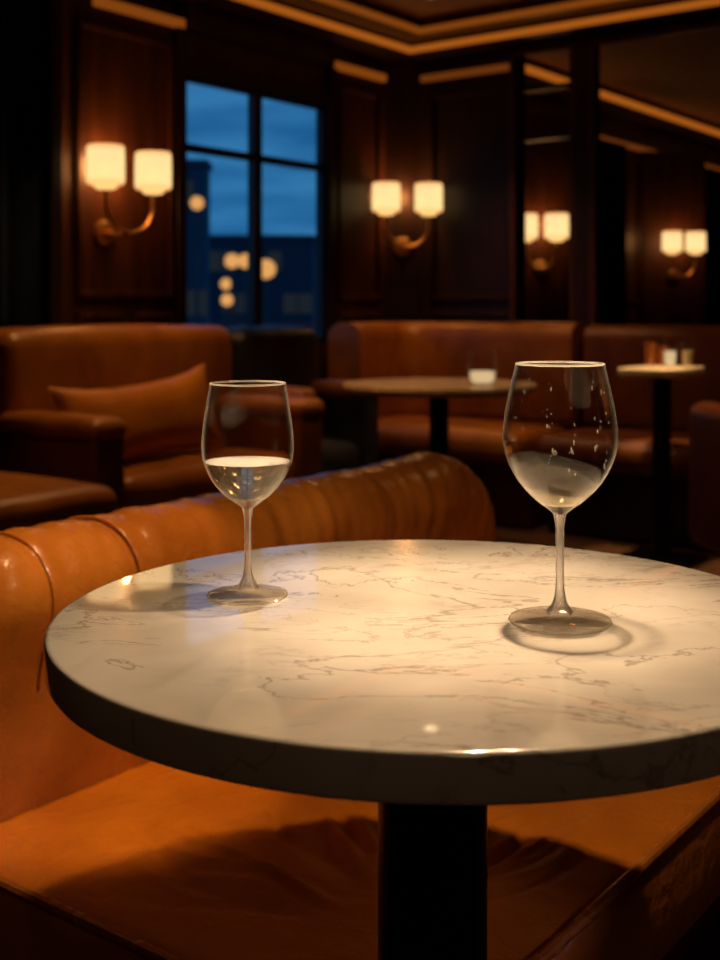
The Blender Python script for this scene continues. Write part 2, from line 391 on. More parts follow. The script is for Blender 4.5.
# the window
bm = bmesh.new(); x0, x1 = VW-.05, VW-.005
box(bm, x0, x1, 3.95, 3.975, SILL, HEAD); box(bm, x0, x1, 5.0, 5.03, SILL, HEAD)
box(bm, x0, x1, 3.95, 5.03, SILL, SILL+.04); box(bm, x0, x1, 3.95, 5.03, HEAD-.02, HEAD)
wf = struct('window_1', bm, M['frame_black'])
struct('muntin', box(B(x0, x1, 4.45, 4.51, SILL+.04, HEAD-.02), x0, x1, 3.975, 5.0, 1.805, 1.84), M['frame_black'], parent=wf)
struct('pane', B(VW-.032, VW-.028, 3.975, 5.0, SILL+.04, HEAD-.02), M['pane'], parent=wf)

# ------------------------------------------------------------------ outside at dusk
o = obj('ground', B(-160, -4.4, -60, 120, -4.2, -4.0), M['ground'], rotz=ROT, smooth=False); o['kind'] = 'structure'
def at(px, py, Z):      # where a sight line from the photo's viewpoint meets depth Z
    return Vector(((px-360)/1180*Z, Z, 1.05+(310-py)*Z/1180))
def building(label, px0, px1, ytop, Z, depth, m, cols, rows):
    a, b_ = at(px0, ytop, Z), at(px1, ytop, Z)
    w, h = b_.x-a.x, a.z+4.0
    t = thing('building', label, 'building', (a.x, Z, -4.0))
    obj('facade', B(0, w, 0, depth, 0, h), M[m], t, False)
    bm = bmesh.new(); box(bm, -.1, w+.1, -.1, depth+.1, h, h+.25)
    obj('parapet', bm, M[m], t, False)
    for i in range(cols):
        for j in range(rows):
            if random.random() < .5: continue
            cx = w*(i+.5)/cols; cz = h*(j+.5)/rows
            obj('window', B(cx-.35, cx+.35, -.04, .02, cz-.5, cz+.5), M['bldwin'], t, False)
    return t
building('narrow dark tower at the left edge of the window view', 178, 205, 166, 46, 1.5, 'bld2', 2, 5)
building('low wide dark building filling the bottom of the window view', 206, 313, 240, 60, 12, 'bld', 7, 4)
def outside_glow(px, py, Z, r, label):  # globes on poles added for amber glints reflected in the pane
    p = at(px, py, Z)
    t = thing('outside_glow', label, 'amber glow', (p.x, p.y, -4.0), 0, 'amber glows added outside the window')
    h = p.z+4.0
    obj('pole', L([(.05, 0), (.03, h-r)], seg=10, cap0=True, cap1=True), M['frame_black'], t)
    obj('globe', L([(0, h-r)]+[(r*math.sin(PI*i/12), h-r*math.cos(PI*i/12)) for i in range(1, 12)]+[(0, h+r)], seg=20), M['glow_globe'], t)
for a in ((197, 203, 24, .14, 'highest amber glow added outside, in front of the tower'),
          (232, 261, 27, .17, 'amber glow added outside, first of the close-set pair left of the mullion'),
          (245, 261, 25.5, .16, 'amber glow added outside, second of the pair, just left of the mullion'),
          (266, 269, 24, .20, 'brightest amber glow added outside, just right of the mullion'),
          (226, 284, 28.5, .14, 'low amber glow added outside, above the lowest one'),
          (227, 300, 23, .12, 'lowest amber glow added outside, near the window bottom')): outside_glow(*a)

# ------------------------------------------------------------------ curtains
def curtain(v, u0, u1, z0, z1, label):
    bm = bmesh.new(); n = 60; rows = []
    for i in range(n+1):
        u = (u1-u0)*i/n; x = .05+.03*math.sin(i*.9)+.012*math.sin(i*2.3)
        rows.append([bm.verts.new((x, u, z)) for z in (z0, (z0+z1)/2, z1)])
    for a, b_ in zip(rows, rows[1:]):
        for k in range(2): bm.faces.new((a[k], b_[k], b_[k+1], a[k+1]))
    o = obj('curtain', bm, M['curtain'], rotz=ROT, loc=W(v, u0, 0)); md = o.modifiers.new('thick', 'SOLIDIFY'); md.thickness = .006
    tag(o, label, 'curtain')
curtain(VW+.02, 1.7, 3.08, .02, 2.48, 'dark navy curtain hanging beside the left wood panel')  # the next two are added where mirrored dark windows show
curtain(VW+.02, 8.0, 8.7, .02, 2.35, 'dark navy curtain added for a mirrored window in the wide partition bay, left of the far sconce')
curtain(VW+.02, 10.0, 11.6, .02, 2.35, 'dark navy curtain added for a mirrored window in the wide partition bay, right of the far sconce')

# ------------------------------------------------------------------ wall sconces
def sconce(loc, rz, sep, label, power=9, w=.080, h=.160, dn=0):
    t = thing('wall_sconce', label, 'wall lamp', loc, rz, 'double-shade wall sconces')
    s = sep/2; X = .17
    bm = lathe(bmesh.new(), [(0, 0), (.055, 0), (.055, .012), (.03, .022), (0, .022)], seg=28)
    bmesh.ops.rotate(bm, verts=bm.verts, matrix=Matrix.Rotation(PI/2, 3, 'Y')); bmesh.ops.translate(bm, verts=bm.verts, vec=(0, 0, -.27))
    obj('backplate', bm, M['brass'], t)
    arc = [(X, s*math.cos(a), -.15-.13*math.sin(a)) for a in [PI*i/20 for i in range(21)]]
    bm = tube(bmesh.new(), [(X, s, -.105)]+arc+[(X, -s, -.105)], .008)
    tube(bm, [(0.01, 0, -.27), (X*.6, 0, -.285), (X, 0, -.28)], .008)
    obj('arm', bm, M['brass'], t)
    for y in (-s, s):
        prof = [(w*.93, -h/2), (w, -h/2+.01), (w*1.0, 0), (w*.98, h/2-.008), (w*.93, h/2), (w*.90, h/2-.006), (w*.92, 0), (w*.90, -h/2+.008), (w*.93, -h/2)]
        bm = L(prof, seg=40); 
        lathe(bm, [(0, h/2-.03), (w*.9, h/2-.03)], seg=40)
        lathe(bm, [(0, -h/2+.01), (w*.92, -h/2+.01)], seg=40)
        sh = obj('shade', bm, M['shade'], t); sh.location = (X, y, 0)
        cup = obj('socket_cup', L([(0, -h/2-.022), (w*.45, -h/2-.022), (w*.62, -h/2-.012), (w*.62, -h/2+.008), (0, -h/2+.008)], seg=28), M['shade_cup'], sh)
    ld = bpy.data.lights.new('sconce_light', 'POINT'); ld.energy = power; ld.color = (1, .42, .12); ld.shadow_soft_size = .05
    lo = bpy.data.objects.new('sconce_light', ld); COL.objects.link(lo)
    c, sn = math.cos(rz), math.sin(rz)
    for_x = .09
    lo.location = Vector(loc) + Vector((c*for_x, sn*for_x, .02))
    return t
sconce(W(VW+.0, 3.46, 1.66), ROT, .27, 'glowing double-shade wall sconce on wood panel left of the window', 7)
sconce(W(VW+.07, UW-.07, 1.69), ROT-PI/4, .245, 'glowing double-shade wall sconce on the corner pier right of the window', 4.5)
def pier(n, v, u, ang, w, z1=2.36):
    R4 = Matrix.Translation((v, u, 0)) @ Matrix.Rotation(ang, 4, 'Z')
    bm = B(-.30, 0, -w/2, w/2, 0, z1)
    bmesh.ops.transform(bm, matrix=R4, verts=bm.verts)
    struct('trim_%d' % n, bm, M['panel'])
pier(13, VW+.22, 7.05, -PI/4, .5); pier(14, VW+.22, 9.36, -PI/4, .55)
sconce(W(VW+.22, 7.05, 1.60), ROT-PI/4-.25, .20, 'double-shade wall sconce added for a mirrored one in the narrow partition bay', 3)
sconce(W(VW+.22, 9.36, 1.605), ROT-PI/4+.1, .21, 'double-shade wall sconce added for a mirrored one in the wide partition bay', 3)
# glowing globe and bracket added for a reflection over the third sconce
p = W(VW+.10, 7.62, 1.86)
t = thing('reflection_blob', 'small dim amber globe added for a reflection above the sconce in narrow bay', 'wall lamp', p, ROT)
obj('globe', L([(0, -.075)]+[(.075*math.sin(PI*i/10), -.075*math.cos(PI*i/10)) for i in range(1, 10)]+[(0, .075)], seg=20), M['amber'], t)
bm = tube(bmesh.new(), [(-.10, 0, 0), (-.02, 0, 0)], .02); obj('bracket', bm, M['brass'], t)
# shelves within the narrow bay
bm = bmesh.new()
for z in (1.98, 2.25): box(bm, -3.20, -2.86, UW+.02, UW+.08, z, z+.025)
struct('trim_15', bm, M['panel_dark'])
# ceiling downlight
pz = CEIL; Zd = 1180*(pz-.01-1.05)/313
t = thing('ceiling_downlight', 'small round lit downlight set in the ceiling', 'ceiling light', ((431-360)/1180*Zd, Zd, pz))
obj('ring', L([(.035, -.004), (.05, -.006), (.055, 0)], seg=28), M['brass'], t)
obj('lens', L([(0, -.004), (.036, -.004)], seg=28), M['downlight'], t)

# ------------------------------------------------------------------ leather bench in the foreground
SEAT, BV0, BV1, BU0, BU1 = .39, -1.36, -.571, .84, 2.34
bench = thing('leather_bench', 'long tan leather bench with rolled back beside the marble table', 'bench', W(0, 0), ROT)
ridges = []
for i in range(46):
    ridges.append((random.uniform(.45, 3.1), random.uniform(.5, 1.0)*random.choice((1, 1, -1)), random.uniform(.004, .010), random.uniform(-1.2, 1.2), random.uniform(.10, .24), random.uniform(.30, .50)))
F0 = Vector((.03, 1.25))
def wrinkle(v, u):
    p = W(v, u); d = Vector((p.x, p.y)) - F0; r = d.length
    if r < 1e-4: return 0
    th = math.atan2(d.y, d.x); z = 0
    for t0, a, w, curl, r0, r1 in ridges:
        dt = th - t0 - curl*(r-.2) - .10*noise.noise(Vector((r*7, t0*5, 0)))
        if abs(dt) > .6: continue
        env = smooth(r0*.3, r0, r)*(1-smooth(r1*.6, r1, r))
        z += a*.0058*env*math.exp(-(r*math.sin(dt)/w)**2)
    z += .0022*noise.noise(Vector((v*16, u*16, 3))) + .0012*noise.noise(Vector((v*40, u*40, 3)))
    return z
def rounded_outline(x0, x1, y0, y1, radii, step=.012):
    """counter-clockwise, radii for (x0y0, x1y0, x1y1, x0y1)"""
    P = []
    cs = ((x0, y0, radii[0], PI, 1, 1), (x1, y0, radii[1], 1.5*PI, -1, 1), (x1, y1, radii[2], 0, -1, -1), (x0, y1, radii[3], .5*PI, 1, -1))
    for (x, y, r, a0, sx, sy) in cs:
        cx, cy = x+sx*r, y+sy*r; k = max(3, int(r*PI/2/step))
        for i in range(k+1): P.append(Vector((cx+r*math.cos(a0+PI/2*i/k), cy+r*math.sin(a0+PI/2*i/k), 0)))
    out = []
    for a, b_ in zip(P, P[1:]+P[:1]):
        n = max(1, int((b_-a).length/step))
        for i in range(n): out.append(a.lerp(b_, i/n))
    return out
OUT = rounded_outline(BV0, BV1, BU0, BU1, (.05, .23, .1, .05))
def outset(P, d):
    n = len(P); res = []
    for i in range(n):
        t = (P[(i+1) % n]-P[i-1]).normalized(); res.append(P[i] + Vector((t.y, -t.x, 0))*d)
    return res
C0 = Vector((-.93, 1.35, 0))
bm = bmesh.new(); rings = []
base_in = outset(OUT, -.03)
def stop(v, u, s): return SEAT + .012*(1-s**3) + wrinkle(v, u)*(1-s**6)
KR = 70
for k in range(KR+1):
    s = (k/KR)**.85
    if k == 0: rings.append([bm.verts.new((C0.x, C0.y, stop(C0.x, C0.y, 0)))]); continue
    rings.append([bm.verts.new((q.x, q.y, stop(q.x, q.y, s))) for q in (C0.lerp(p, s) for p in base_in)])
for i in range(1, 7):
    a = PI/2*i/6
    rings.append([bm.verts.new((p.x, p.y, SEAT-.03*(1-math.cos(a)))) for p in outset(OUT, -.03+.03*math.sin(a))])
for z in (.30, .255):
    rings.append([bm.verts.new((p.x, p.y, z)) for p in outset(OUT, .004 if z == .30 else 0)])
rings.append([bm.verts.new((p.x, p.y, .235)) for p in outset(OUT, -.03)])
for a, b_ in zip(rings, rings[1:]):
    n = len(b_)
    for i in range(n):
        j = (i+1) % n
        if len(a) == 1: bm.faces.new((a[0], b_[i], b_[j]))
        else: bm.faces.new((a[i], b_[i], b_[j], a[j]))
bm.faces.new(rings[-1][::-1])
seat = obj('seat', bm, M['seat_tan'], bench, angle=80)
pp = outset(OUT, -.006)
obj('piping', tube(bmesh.new(), [(p.x, p.y, SEAT-.004) for p in pp[::2]], .0065, 8, closed=True), M['tan'], seat)
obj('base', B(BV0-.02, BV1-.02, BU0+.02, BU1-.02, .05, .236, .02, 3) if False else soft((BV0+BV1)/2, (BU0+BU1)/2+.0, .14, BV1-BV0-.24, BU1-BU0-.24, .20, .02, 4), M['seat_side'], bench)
for (v, u) in ((BV0+.17, BU0+.17), (BV1-.2, BU0+.25), (BV0+.17, BU1-.17), (BV1-.2, BU1-.2)):
    obj('leg', L([(.022, 0), (.03, .05)], seg=16, cap0=True, cap1=True, cx=v, cy=u), M['frame_black'], bench)
# rolled backrest: profile swept along the bench
prof = [(-1.285, .24), (-1.272, .40), (-1.260, .50), (-1.252, .575), (-1.240, .62), (-1.228, .665), (-1.238, .708), (-1.270, .740), (-1.318, .752), (-1.372, .742), (-1.412, .708), (-1.428, .655), (-1.432, .55), (-1.435, .30), (-1.435, .06)]
PR = spline(prof, 8)
cz, cv = .5, -1.34
U0, U1 = BU0-.02, 2.17
bm = bmesh.new(); rows = []; NU = 260
SEAMS = (.975, 1.125, 1.75)
for i in range(NU+1):
    t = i/NU; u = U0+(U1-U0)*t
    de = min(u-U0, U1-u)
    R_ = .20 if U1-u < .5 else .06
    e = math.sqrt(max(0, 1-(1-min(1, de/R_))**2)) if de < R_ else 1
    rise = .012*math.exp(-((u-2.06)/.16)**2)
    row = []
    for j, p in enumerate(PR):
        nrm = (PR[min(j+1, len(PR)-1)]-PR[max(j-1, 0)]).normalized(); nv = Vector((-nrm.y, nrm.x, 0))
        if nv.x*(p.x-cv)+nv.y*(p.y-.55) < 0: nv = -nv
        top = smooth(.55, .68, p.y)
        dsp = 0.0065*top*noise.noise(Vector((u*34+1.7*p.x*6, p.y*3, 1)))*(.5+.5*noise.noise(Vector((u*6, 3, 0)))+.3) + .003*noise.noise(Vector((u*9, p.y*9, p.x*9)))
        for sm in SEAMS: dsp -= .003*math.exp(-((u-sm-.10*(p.x+1.24))/.009)**2)*smooth(.3, .6, p.y)
        q = p + nv*dsp
        vv = cv + (q.x-cv)*(.55+.45*e); zz = .06 + (q.y-.06)*(.70+.30*e)
        row.append(bm.verts.new((vv, u, zz + rise*smooth(.4, .7, q.y))))
    rows.append(row)
for a, b_ in zip(rows, rows[1:]):
    for k in range(len(PR)-1): bm.faces.new((a[k], b_[k], b_[k+1], a[k+1]))
    bm.faces.new((a[-1], b_[-1], b_[0], a[0]))
bm.faces.new(rows[0]); bm.faces.new(rows[-1][::-1])
back = obj('backrest', bm, M['tan'], bench, angle=80)
for sm in SEAMS[:2]:
    pts = []
    for p in PR[22:92]:
        pts.append((p.x, sm+.10*(p.x+1.24)+.004, p.y))
    bm = tube(bmesh.new(), [Vector((cv+(a-cv)*1.004, b_, .5+(c-.5)*1.004)) for a, b_, c in pts], .0022, 8)
    obj('seam', bm, M['tan'], back)

# ------------------------------------------------------------------ round marble table
TX, TY, TR, TZ, TT = .0625, 1.016, .3235, .79, .0335
table = thing('marble_table', 'round white marble pedestal table with two wine glasses on it', 'table', (TX, TY, 0))
bv = .004
prof = [(0, TZ-TT), (TR-.006, TZ-TT), (TR-.002, TZ-TT+.002), (TR, TZ-TT+.006)] + [(TR-bv+bv*math.cos(a), TZ-bv+bv*math.sin(a)) for a in [PI/2*i/5 for i in range(6)]] + [(TR-bv-.0006, TZ), (TR-.012, TZ), (TR-.04, TZ), (TR*.5, TZ), (0, TZ)]
obj('tabletop', L(prof, seg=192), M['marble'], table, angle=35)
obj('column', L([(.075, .02), (.0485, .05), (.047, .06), (.047, TZ-TT)], seg=64, cap0=True, cap1=True), M['column'], table)
obj('base', L([(0, 0), (.19, 0), (.19, .012), (.18, .018), (.06, .024), (0, .024)], seg=64), M['column'], table)

# ------------------------------------------------------------------ wine glasses
def resample(prof, n): return [(max(0, p.x), p.y) for p in spline(prof, n)]
def wine_glass(loc, label, foot_r, H, bowl_pts, bowl_bottom, neck_z, stem_r, fill, tilt=None, wm='wine', tm='wine_top', drops=False):
    t = thing('wine_glass', label, 'wine glass', loc, 0, 'wine glasses on the marble table')
    outer = resample(bowl_pts, 10)                       # from stem top up to rim
    wall = .0011
    inner = []
    for i, (r, z) in enumerate(outer):
        if z < bowl_bottom+.003: continue
        inner.append((max(r-wall, .0004), z))
    z_in0 = inner[0][1]
    inn = [(0, z_in0-.0006)] + inner
    rim = [(outer[-1][0]-wall*.25, H+.0005), (outer[-1][0]-wall*.75, H+.0005)]
    bm = L(outer+rim+inn[::-1], seg=96)
    obj('bowl', bm, M['clear'], t, angle=60)
    ro = outer[-1][0]-wall*.5
    obj('rim', tube(bmesh.new(), [(ro*math.cos(2*PI*i/72), ro*math.sin(2*PI*i/72), H+.0004) for i in range(72)], .0008, 8, closed=True), M['rim_glass'], t)
    fr = foot_r-.0006
    if drops:
        rnd = random.Random(4); bm = bmesh.new()
        for i in range(44):
            a = rnd.choice((-1.9, -1.5, -1.0, -.75, 1.6, 2.2)) + rnd.uniform(-.08, .08); z = rnd.uniform(fill+.012, H-.012)
            r = next(q[0] for q, q2 in zip(inner, inner[1:]) if q[1] <= z <= q2[1]) - .0004
            bmesh.ops.create_icosphere(bm, subdivisions=2, radius=rnd.uniform(.0003, .0008), matrix=Matrix.Translation((r*math.cos(a), r*math.sin(a), z)) @ Matrix.Diagonal((.8, .8, rnd.uniform(1, 3.5), 1)))
        d = obj('wine_droplets', bm, M['rim_glass'], t); d['kind'] = 'stuff'
    sr, s0 = outer[0]
    st = resample([(stem_r*3.3, .0068), (stem_r*3.25, .0085), (stem_r*2.6, .0115), (stem_r*1.7, .017), (stem_r*1.15, .028), (stem_r, .045), (stem_r, s0-.03), (stem_r*1.08, s0-.012), (sr, s0)], 8)
    bm = L(st, seg=48); obj('stem', bm, M['stem_glass'], t, angle=80)
    # knob ring above the foot
    ft = [(0, .0003), (foot_r*.97, .0003), (foot_r, .0012), (foot_r*.985, .0024)] + resample([(foot_r*.95, .0028), (foot_r*.6, .0042), (foot_r*.36, .0054), (stem_r*3.6, .0060), (stem_r*3.3, .0068)], 6)
    bm = L(ft, seg=96); obj('foot', bm, M['foot_glass'], t, angle=60)
    obj('foot_edge', tube(bmesh.new(), [(fr*math.cos(2*PI*i/72), fr*math.sin(2*PI*i/72), .0014) for i in range(72)], .0008, 8, closed=True), M['rim_glass'], t)  # ring added to imitate the bright edge line of the foot
    # the wine, a solid filling the bowl up to its surface
    liq = [(0, z_in0-.0004)] + [(r+.0002, z) for r, z in inner if z < fill+.05]
    bm = L(liq, seg=96)
    nrm = Vector((0, 0, 1))
    if tilt: nrm = Vector(tilt).normalized()
    g = bmesh.ops.bisect_plane(bm, geom=bm.verts[:]+bm.edges[:]+bm.faces[:], plane_co=(0, 0, fill), plane_no=nrm, clear_outer=True)
    ed = [e for e in g['geom_cut'] if isinstance(e, bmesh.types.BMEdge)]
    loop = [v.co.copy() for v in {v for e in ed for v in e.verts}]
    cc = sum(loop, Vector())/len(loop); ax = nrm.cross(Vector((1, 0, 0))).normalized(); ay = nrm.cross(ax)
    loop.sort(key=lambda q: math.atan2((q-cc).dot(ay), (q-cc).dot(ax)))
    w = obj('wine', bm, M[wm], t, angle=35); w['label'] = 'pale white wine in the bowl'
    bm = bmesh.new(); bm.faces.new([bm.verts.new(q) for q in loop])
    obj('wine_surface', bm, M[tm], w, smooth=False)
    return t
wine_glass((-.102, 1.073, TZ), 'smaller wine glass half full of white wine near the bench back', .0366, .193,
    [(.0052, .0805), (.012, .0855), (.0225, .0935), (.0335, .107), (.0398, .122), (.0417, .136), (.0406, .153), (.0375, .174), (.0345, .193)], .0855, .08, .0031, .1225)
wine_glass((.167, .986, TZ), 'larger wine glass with a little swirled white wine', .0427, .2147,
    [(.0055, .090), (.011, .0945), (.021, .102), (.034, .116), (.0432, .133), (.0473, .149), (.0468, .166), (.0428, .189), (.0368, .2147)], .0945, .09, .0034, .1150, (.10, -.25, 1), 'wine_cream', 'wine_top_grey', True)

# ------------------------------------------------------------------ armchairs along the window wall
def armchair(name, label, v0, v1, u0, u1, seat_z, arm_z, back_z, aw, leatherm, frontm, padm):
    """back against the window wall, seat facing into the room"""
    vc, uc = (v0+v1)/2, (u0+u1)/2
    t = thing(name, label, 'armchair', W(vc, uc), ROT)
    D, Wd = v1-v0, u1-u0
    bt = .26
    obj('backrest', soft(-D/2+bt/2, 0, (back_z+.1)/2, bt, Wd-.02, back_z-.1, .07, 12, (.02, 0, .012), .006, 3), leatherm, t)
    sd = D-bt-.02
    obj('seat_cushion', soft(-D/2+bt+sd/2, 0, seat_z-.09, sd, Wd-2*aw-.01, .18, .05, 12, (.01, 0, .02), .005, 5), leatherm, t)
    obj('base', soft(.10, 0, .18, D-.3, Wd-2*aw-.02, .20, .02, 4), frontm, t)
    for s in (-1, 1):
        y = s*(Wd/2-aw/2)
        a = obj('arm', soft(.10, y, (arm_z-.03+.09)/2, D-.22, aw-.02, arm_z-.03-.09, .02, 8), frontm, t)  # arm sides take a darker leather, shade put into the colour
        obj('arm_pad', soft(.10, y, arm_z-.03, D-.20, aw, .075, .035, 10, (0, 0, .01), .003, 9), padm, a)
    for x in (-D/2+.1, D/2-.08):
        for y in (-Wd/2+.09, Wd/2-.09):
            obj('leg', L([(.018, 0), (.026, .10)], seg=14, cap0=True, cap1=True, cx=x, cy=y), M['frame_black'], t)
    return t
armchair('armchair', 'wide brown leather armchair with lumbar pillow, left of the window', -3.80, -3.05, 2.60, 3.84, .47, .675, .98, .16, M['arm_leather'], M['booth_dark'], M['arm_leather'])
armchair('armchair', 'armchair coloured navy for shade, with brown arm tops, below the window, behind the wide brown one', -3.85, -3.24, 3.90, 4.50, .44, .70, .965, .12, M['night_leather'], M['night_leather'], M['booth'])  # navy body paints its shade, brown pads the lit tops
# lumbar pillow
bm = bmesh.new(); n = 36
def pil(a, b_, s):
    k = (1-abs(a)**2.6)*(1-abs(b_)**2.6)
    return Vector((s*.085*max(0, k)**.55, a*.40*(1-.06*(1-b_*b_))*(1), b_*.15*(1-.10*(1-a*a)) + .03*abs(a)**3*(1 if b_ > 0 else -1) + .004*noise.noise(Vector((a*5, b_*5, s)))))
for s in (-1, 1):
    g = [[bm.verts.new(pil(-1+2*i/n, -1+2*j/n, s)) for j in range(n+1)] for i in range(n+1)]
    for i in range(n):
        for j in range(n): bm.faces.new((g[i][j], g[i+1][j], g[i+1][j+1], g[i][j+1]))
bmesh.ops.remove_doubles(bm, verts=bm.verts, dist=.0005)
o = obj('lumbar_pillow', bm, M['pillow'], loc=W(-3.33, 3.07, .635)); o.rotation_euler = (math.radians(4), math.radians(-14), ROT)
tag(o, 'long tan leather lumbar pillow leaning on the wide armchair back', 'pillow')
# ottoman in front of the near arm
t = thing('leather_ottoman', 'low leather ottoman at the left edge, before the wide armchair arm', 'ottoman', W(-3.03, 2.06), ROT)
obj('cushion', soft(0, 0, .445, .62, .74, .15, .05, 12, (0, 0, .015), .006, 2), M['arm_leather'], t)
obj('base', soft(0, 0, .225, .58, .70, .27, .02, 4), M['booth_dark'], t)
for x in (-.24, .24):
    for y in (-.3, .3): obj('leg', L([(.018, 0), (.026, .10)], seg=14, cap0=True, cap1=True, cx=x, cy=y), M['frame_black'], t)

# ------------------------------------------------------------------ banquettes along the partition
def sweep(path, prof, closed_prof=True):
    """path: list of (x,y); prof: list of (offset to the left side, z)"""
    bm = bmesh.new(); rows = []; P = [Vector((*p, 0)) for p in path]
    for i, p in enumerate(P):
        t = (P[min(i+1, len(P)-1)]-P[max(i-1, 0)]).normalized(); nn = Vector((t.y, -t.x, 0))
        rows.append([bm.verts.new((p.x+nn.x*a, p.y+nn.y*a, z)) for a, z in prof])
    m = len(prof)
    for a, b_ in zip(rows, rows[1:]):
        for k in range(m): bm.faces.new((a[k], b_[k], b_[(k+1) % m], a[(k+1) % m]))
    bm.faces.new(rows[0]); bm.faces.new(rows[-1][::-1])
    return bm
def rprof(a0, a1, z0, z1, r, k=5):
    P = []
    for (x, z, ang) in ((a1-r, z0+r, -PI/2), (a1-r, z1-r, 0), (a0+r, z1-r, PI/2), (a0+r, z0+r, PI)):
        for i in range(k+1): P.append((x+r*math.cos(ang+PI/2*i/k), z+r*math.sin(ang+PI/2*i/k)))
    return P
t = thing('corner_banquette', 'brown leather corner banquette behind the small round table', 'banquette', W(0, 0), ROT)
path = [(VW+.10, 4.94), (VW+.10, 5.1), (VW+.10, 5.28)] + [(VW+.10+.30*(1-math.cos(PI/2*i/10)), 5.30+.30*math.sin(PI/2*i/10)) for i in range(1, 11)] + [(-3.5+.05*i, 5.60) for i in range(1, 16)]
path = [(x, y) for x, y in path if x < -2.72]+[(-2.72, 5.60)]
obj('backrest', sweep(path, rprof(-.02, .20, .42, .985, .09)), M['booth'], t, angle=60)
sp = [(-3.86+.02, 5.24), (-2.72, 5.24)]
obj('seat_cushion', soft((-3.80-2.72)/2, 5.13, .395, 1.08, .55, .15, .06, 14, (0, .01, .015), .006, 8), M['booth'], t)
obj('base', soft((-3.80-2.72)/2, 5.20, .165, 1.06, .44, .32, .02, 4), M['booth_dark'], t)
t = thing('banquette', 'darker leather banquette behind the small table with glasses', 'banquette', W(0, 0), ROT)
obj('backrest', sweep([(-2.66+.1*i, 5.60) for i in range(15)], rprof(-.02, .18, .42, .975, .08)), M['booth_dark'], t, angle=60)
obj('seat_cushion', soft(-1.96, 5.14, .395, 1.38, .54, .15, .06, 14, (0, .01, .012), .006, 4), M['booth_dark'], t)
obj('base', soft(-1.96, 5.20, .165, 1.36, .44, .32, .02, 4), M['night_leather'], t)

# ------------------------------------------------------------------ small tables of the room
t = thing('pedestal_table', 'small round table with a tumbler, before the corner banquette', 'table', (.335, 5.0, 0))
obj('tabletop', L([(0, .705), (.38, .705), (.405, .715), (.41, .728), (.405, .74), (0, .74)], seg=72), M['tablewood'], t)
obj('column', L([(.042, .02), (.042, .705)], seg=32, cap0=True, cap1=True), M['column'], t)
obj('base', L([(0, 0), (.22, 0), (.22, .015), (.05, .03), (0, .03)], seg=48), M['column'], t)
pc = W(-1.96, 4.725)
t = thing('side_table', 'small brightly lit square table holding glasses, before the darker banquette', 'table', pc, ROT)
obj('tabletop', B(-.118, .118, -.18, .18, .775, .81, .006, 2), M['stone'], t)
obj('column', L([(.04, .02), (.04, .775)], seg=32, cap0=True, cap1=True), M['column'], t)
obj('base', B(-.15, .15, -.13, .13, 0, .02, .005, 2), M['column'], t)
def tumbler(loc, r, h, label, m, dm, fill, group):
    t = thing('tumbler', label, 'glass', loc, 0, group)
    obj('cup', L([(0, .001), (r*.78, .001), (r*.92, h*.2), (r, h*.55), (r*.9, h), (r*.87, h), (r*.96, h*.55), (r*.88, h*.2), (r*.7, h*.07), (0, h*.07)], seg=40), M[m], t)
    if dm: obj('drink', L([(0, h*.08), (r*.69, h*.08), (r*.87, h*.2), (r*.93, h*fill), (0, h*fill)], seg=40), M[dm], t)
    return t
tumbler((.505, 4.87, .74), .058, .135, 'clear rounded tumbler with pale contents given a painted glow on small round table', 'clear', 'bright_drink', .42, None)
ct = [(-.09, .10, .028, .10, 'amber tumbler on the lit side table, at its left end', 'amber_glass', None),
      (-.03, .10, .026, .085, 'shorter amber tumbler on the lit side table, second from left', 'amber_glass', None),
      (.045, -.02, .026, .115, 'brightest clear tumbler on the lit side table, third from left', 'clear', 'bright_drink'),
      (.09, .06, .024, .115, 'clear tumbler on the lit side table, at its right end', 'clear', 'drink')]
c, s_ = math.cos(ROT), math.sin(ROT)
for (x, y, r, h, lab, m, dm) in ct:
    tumbler((pc.x+c*x-s_*y, pc.y+s_*x+c*y, .81), r, h, lab, m, dm, .6, 'glasses on the lit side table')
# low tub chair at the right edge, its back to the viewer
def tub_chair(loc, rz, label):
    t = thing('tub_chair', label, 'chair', loc, rz)
    path = [(.33*math.cos(a), .33*math.sin(a)) for a in [math.radians(-215+i*250/40) for i in range(41)]]
    obj('backrest', sweep(path, rprof(-.055, .055, .26, .73, .04)), M['booth_dark'], t, angle=60)
    obj('seat_cushion', L([(0, .28), (.22, .28), (.262, .32), (.262, .40), (.22, .44), (0, .45)], seg=40), M['booth_dark'], t)
    for k in range(4):
        a = PI/4+PI/2*k; obj('leg', L([(.016, 0), (.024, .285)], seg=12, cap0=True, cap1=True, cx=.2*math.cos(a), cy=.2*math.sin(a)), M['frame_black'], t)
tub_chair((1.50, 3.95, 0), 0, 'low leather tub chair cut off by the right edge')

# ------------------------------------------------------------------ lights
def spot(name, loc, target, power, col, cone, blend, size):
    l = bpy.data.lights.new(name, 'SPOT'); l.energy = power; l.color = col; l.spot_size = math.radians(cone); l.spot_blend = blend; l.shadow_soft_size = size
    o = bpy.data.objects.new(name, l); COL.objects.link(o); o.location = loc
    o.rotation_euler = (Vector(target)-Vector(loc)).to_track_quat('-Z', 'Y').to_euler()
    return o
WARM = (1.0, .66, .36)
key = spot('table_pendant_light', (.14, 1.08, TZ+.62), (.07, 1.06, 0), 19, WARM, 138, .35, .018)
spot('table_backlight', (.18, 1.37, 2.5), (.09, 1.045, TZ), 205, (1.0, .68, .39), 18.5, .75, .025)  # unseen narrow spot added to backlight glasses and pull their shadows forward
spot('downlight', W(-2.3, 3.4, 2.5), W(-3.75, 4.95, .75), 32, (1, .5, .18), 26, .8, .05)  # unseen spot added to light the banquette end
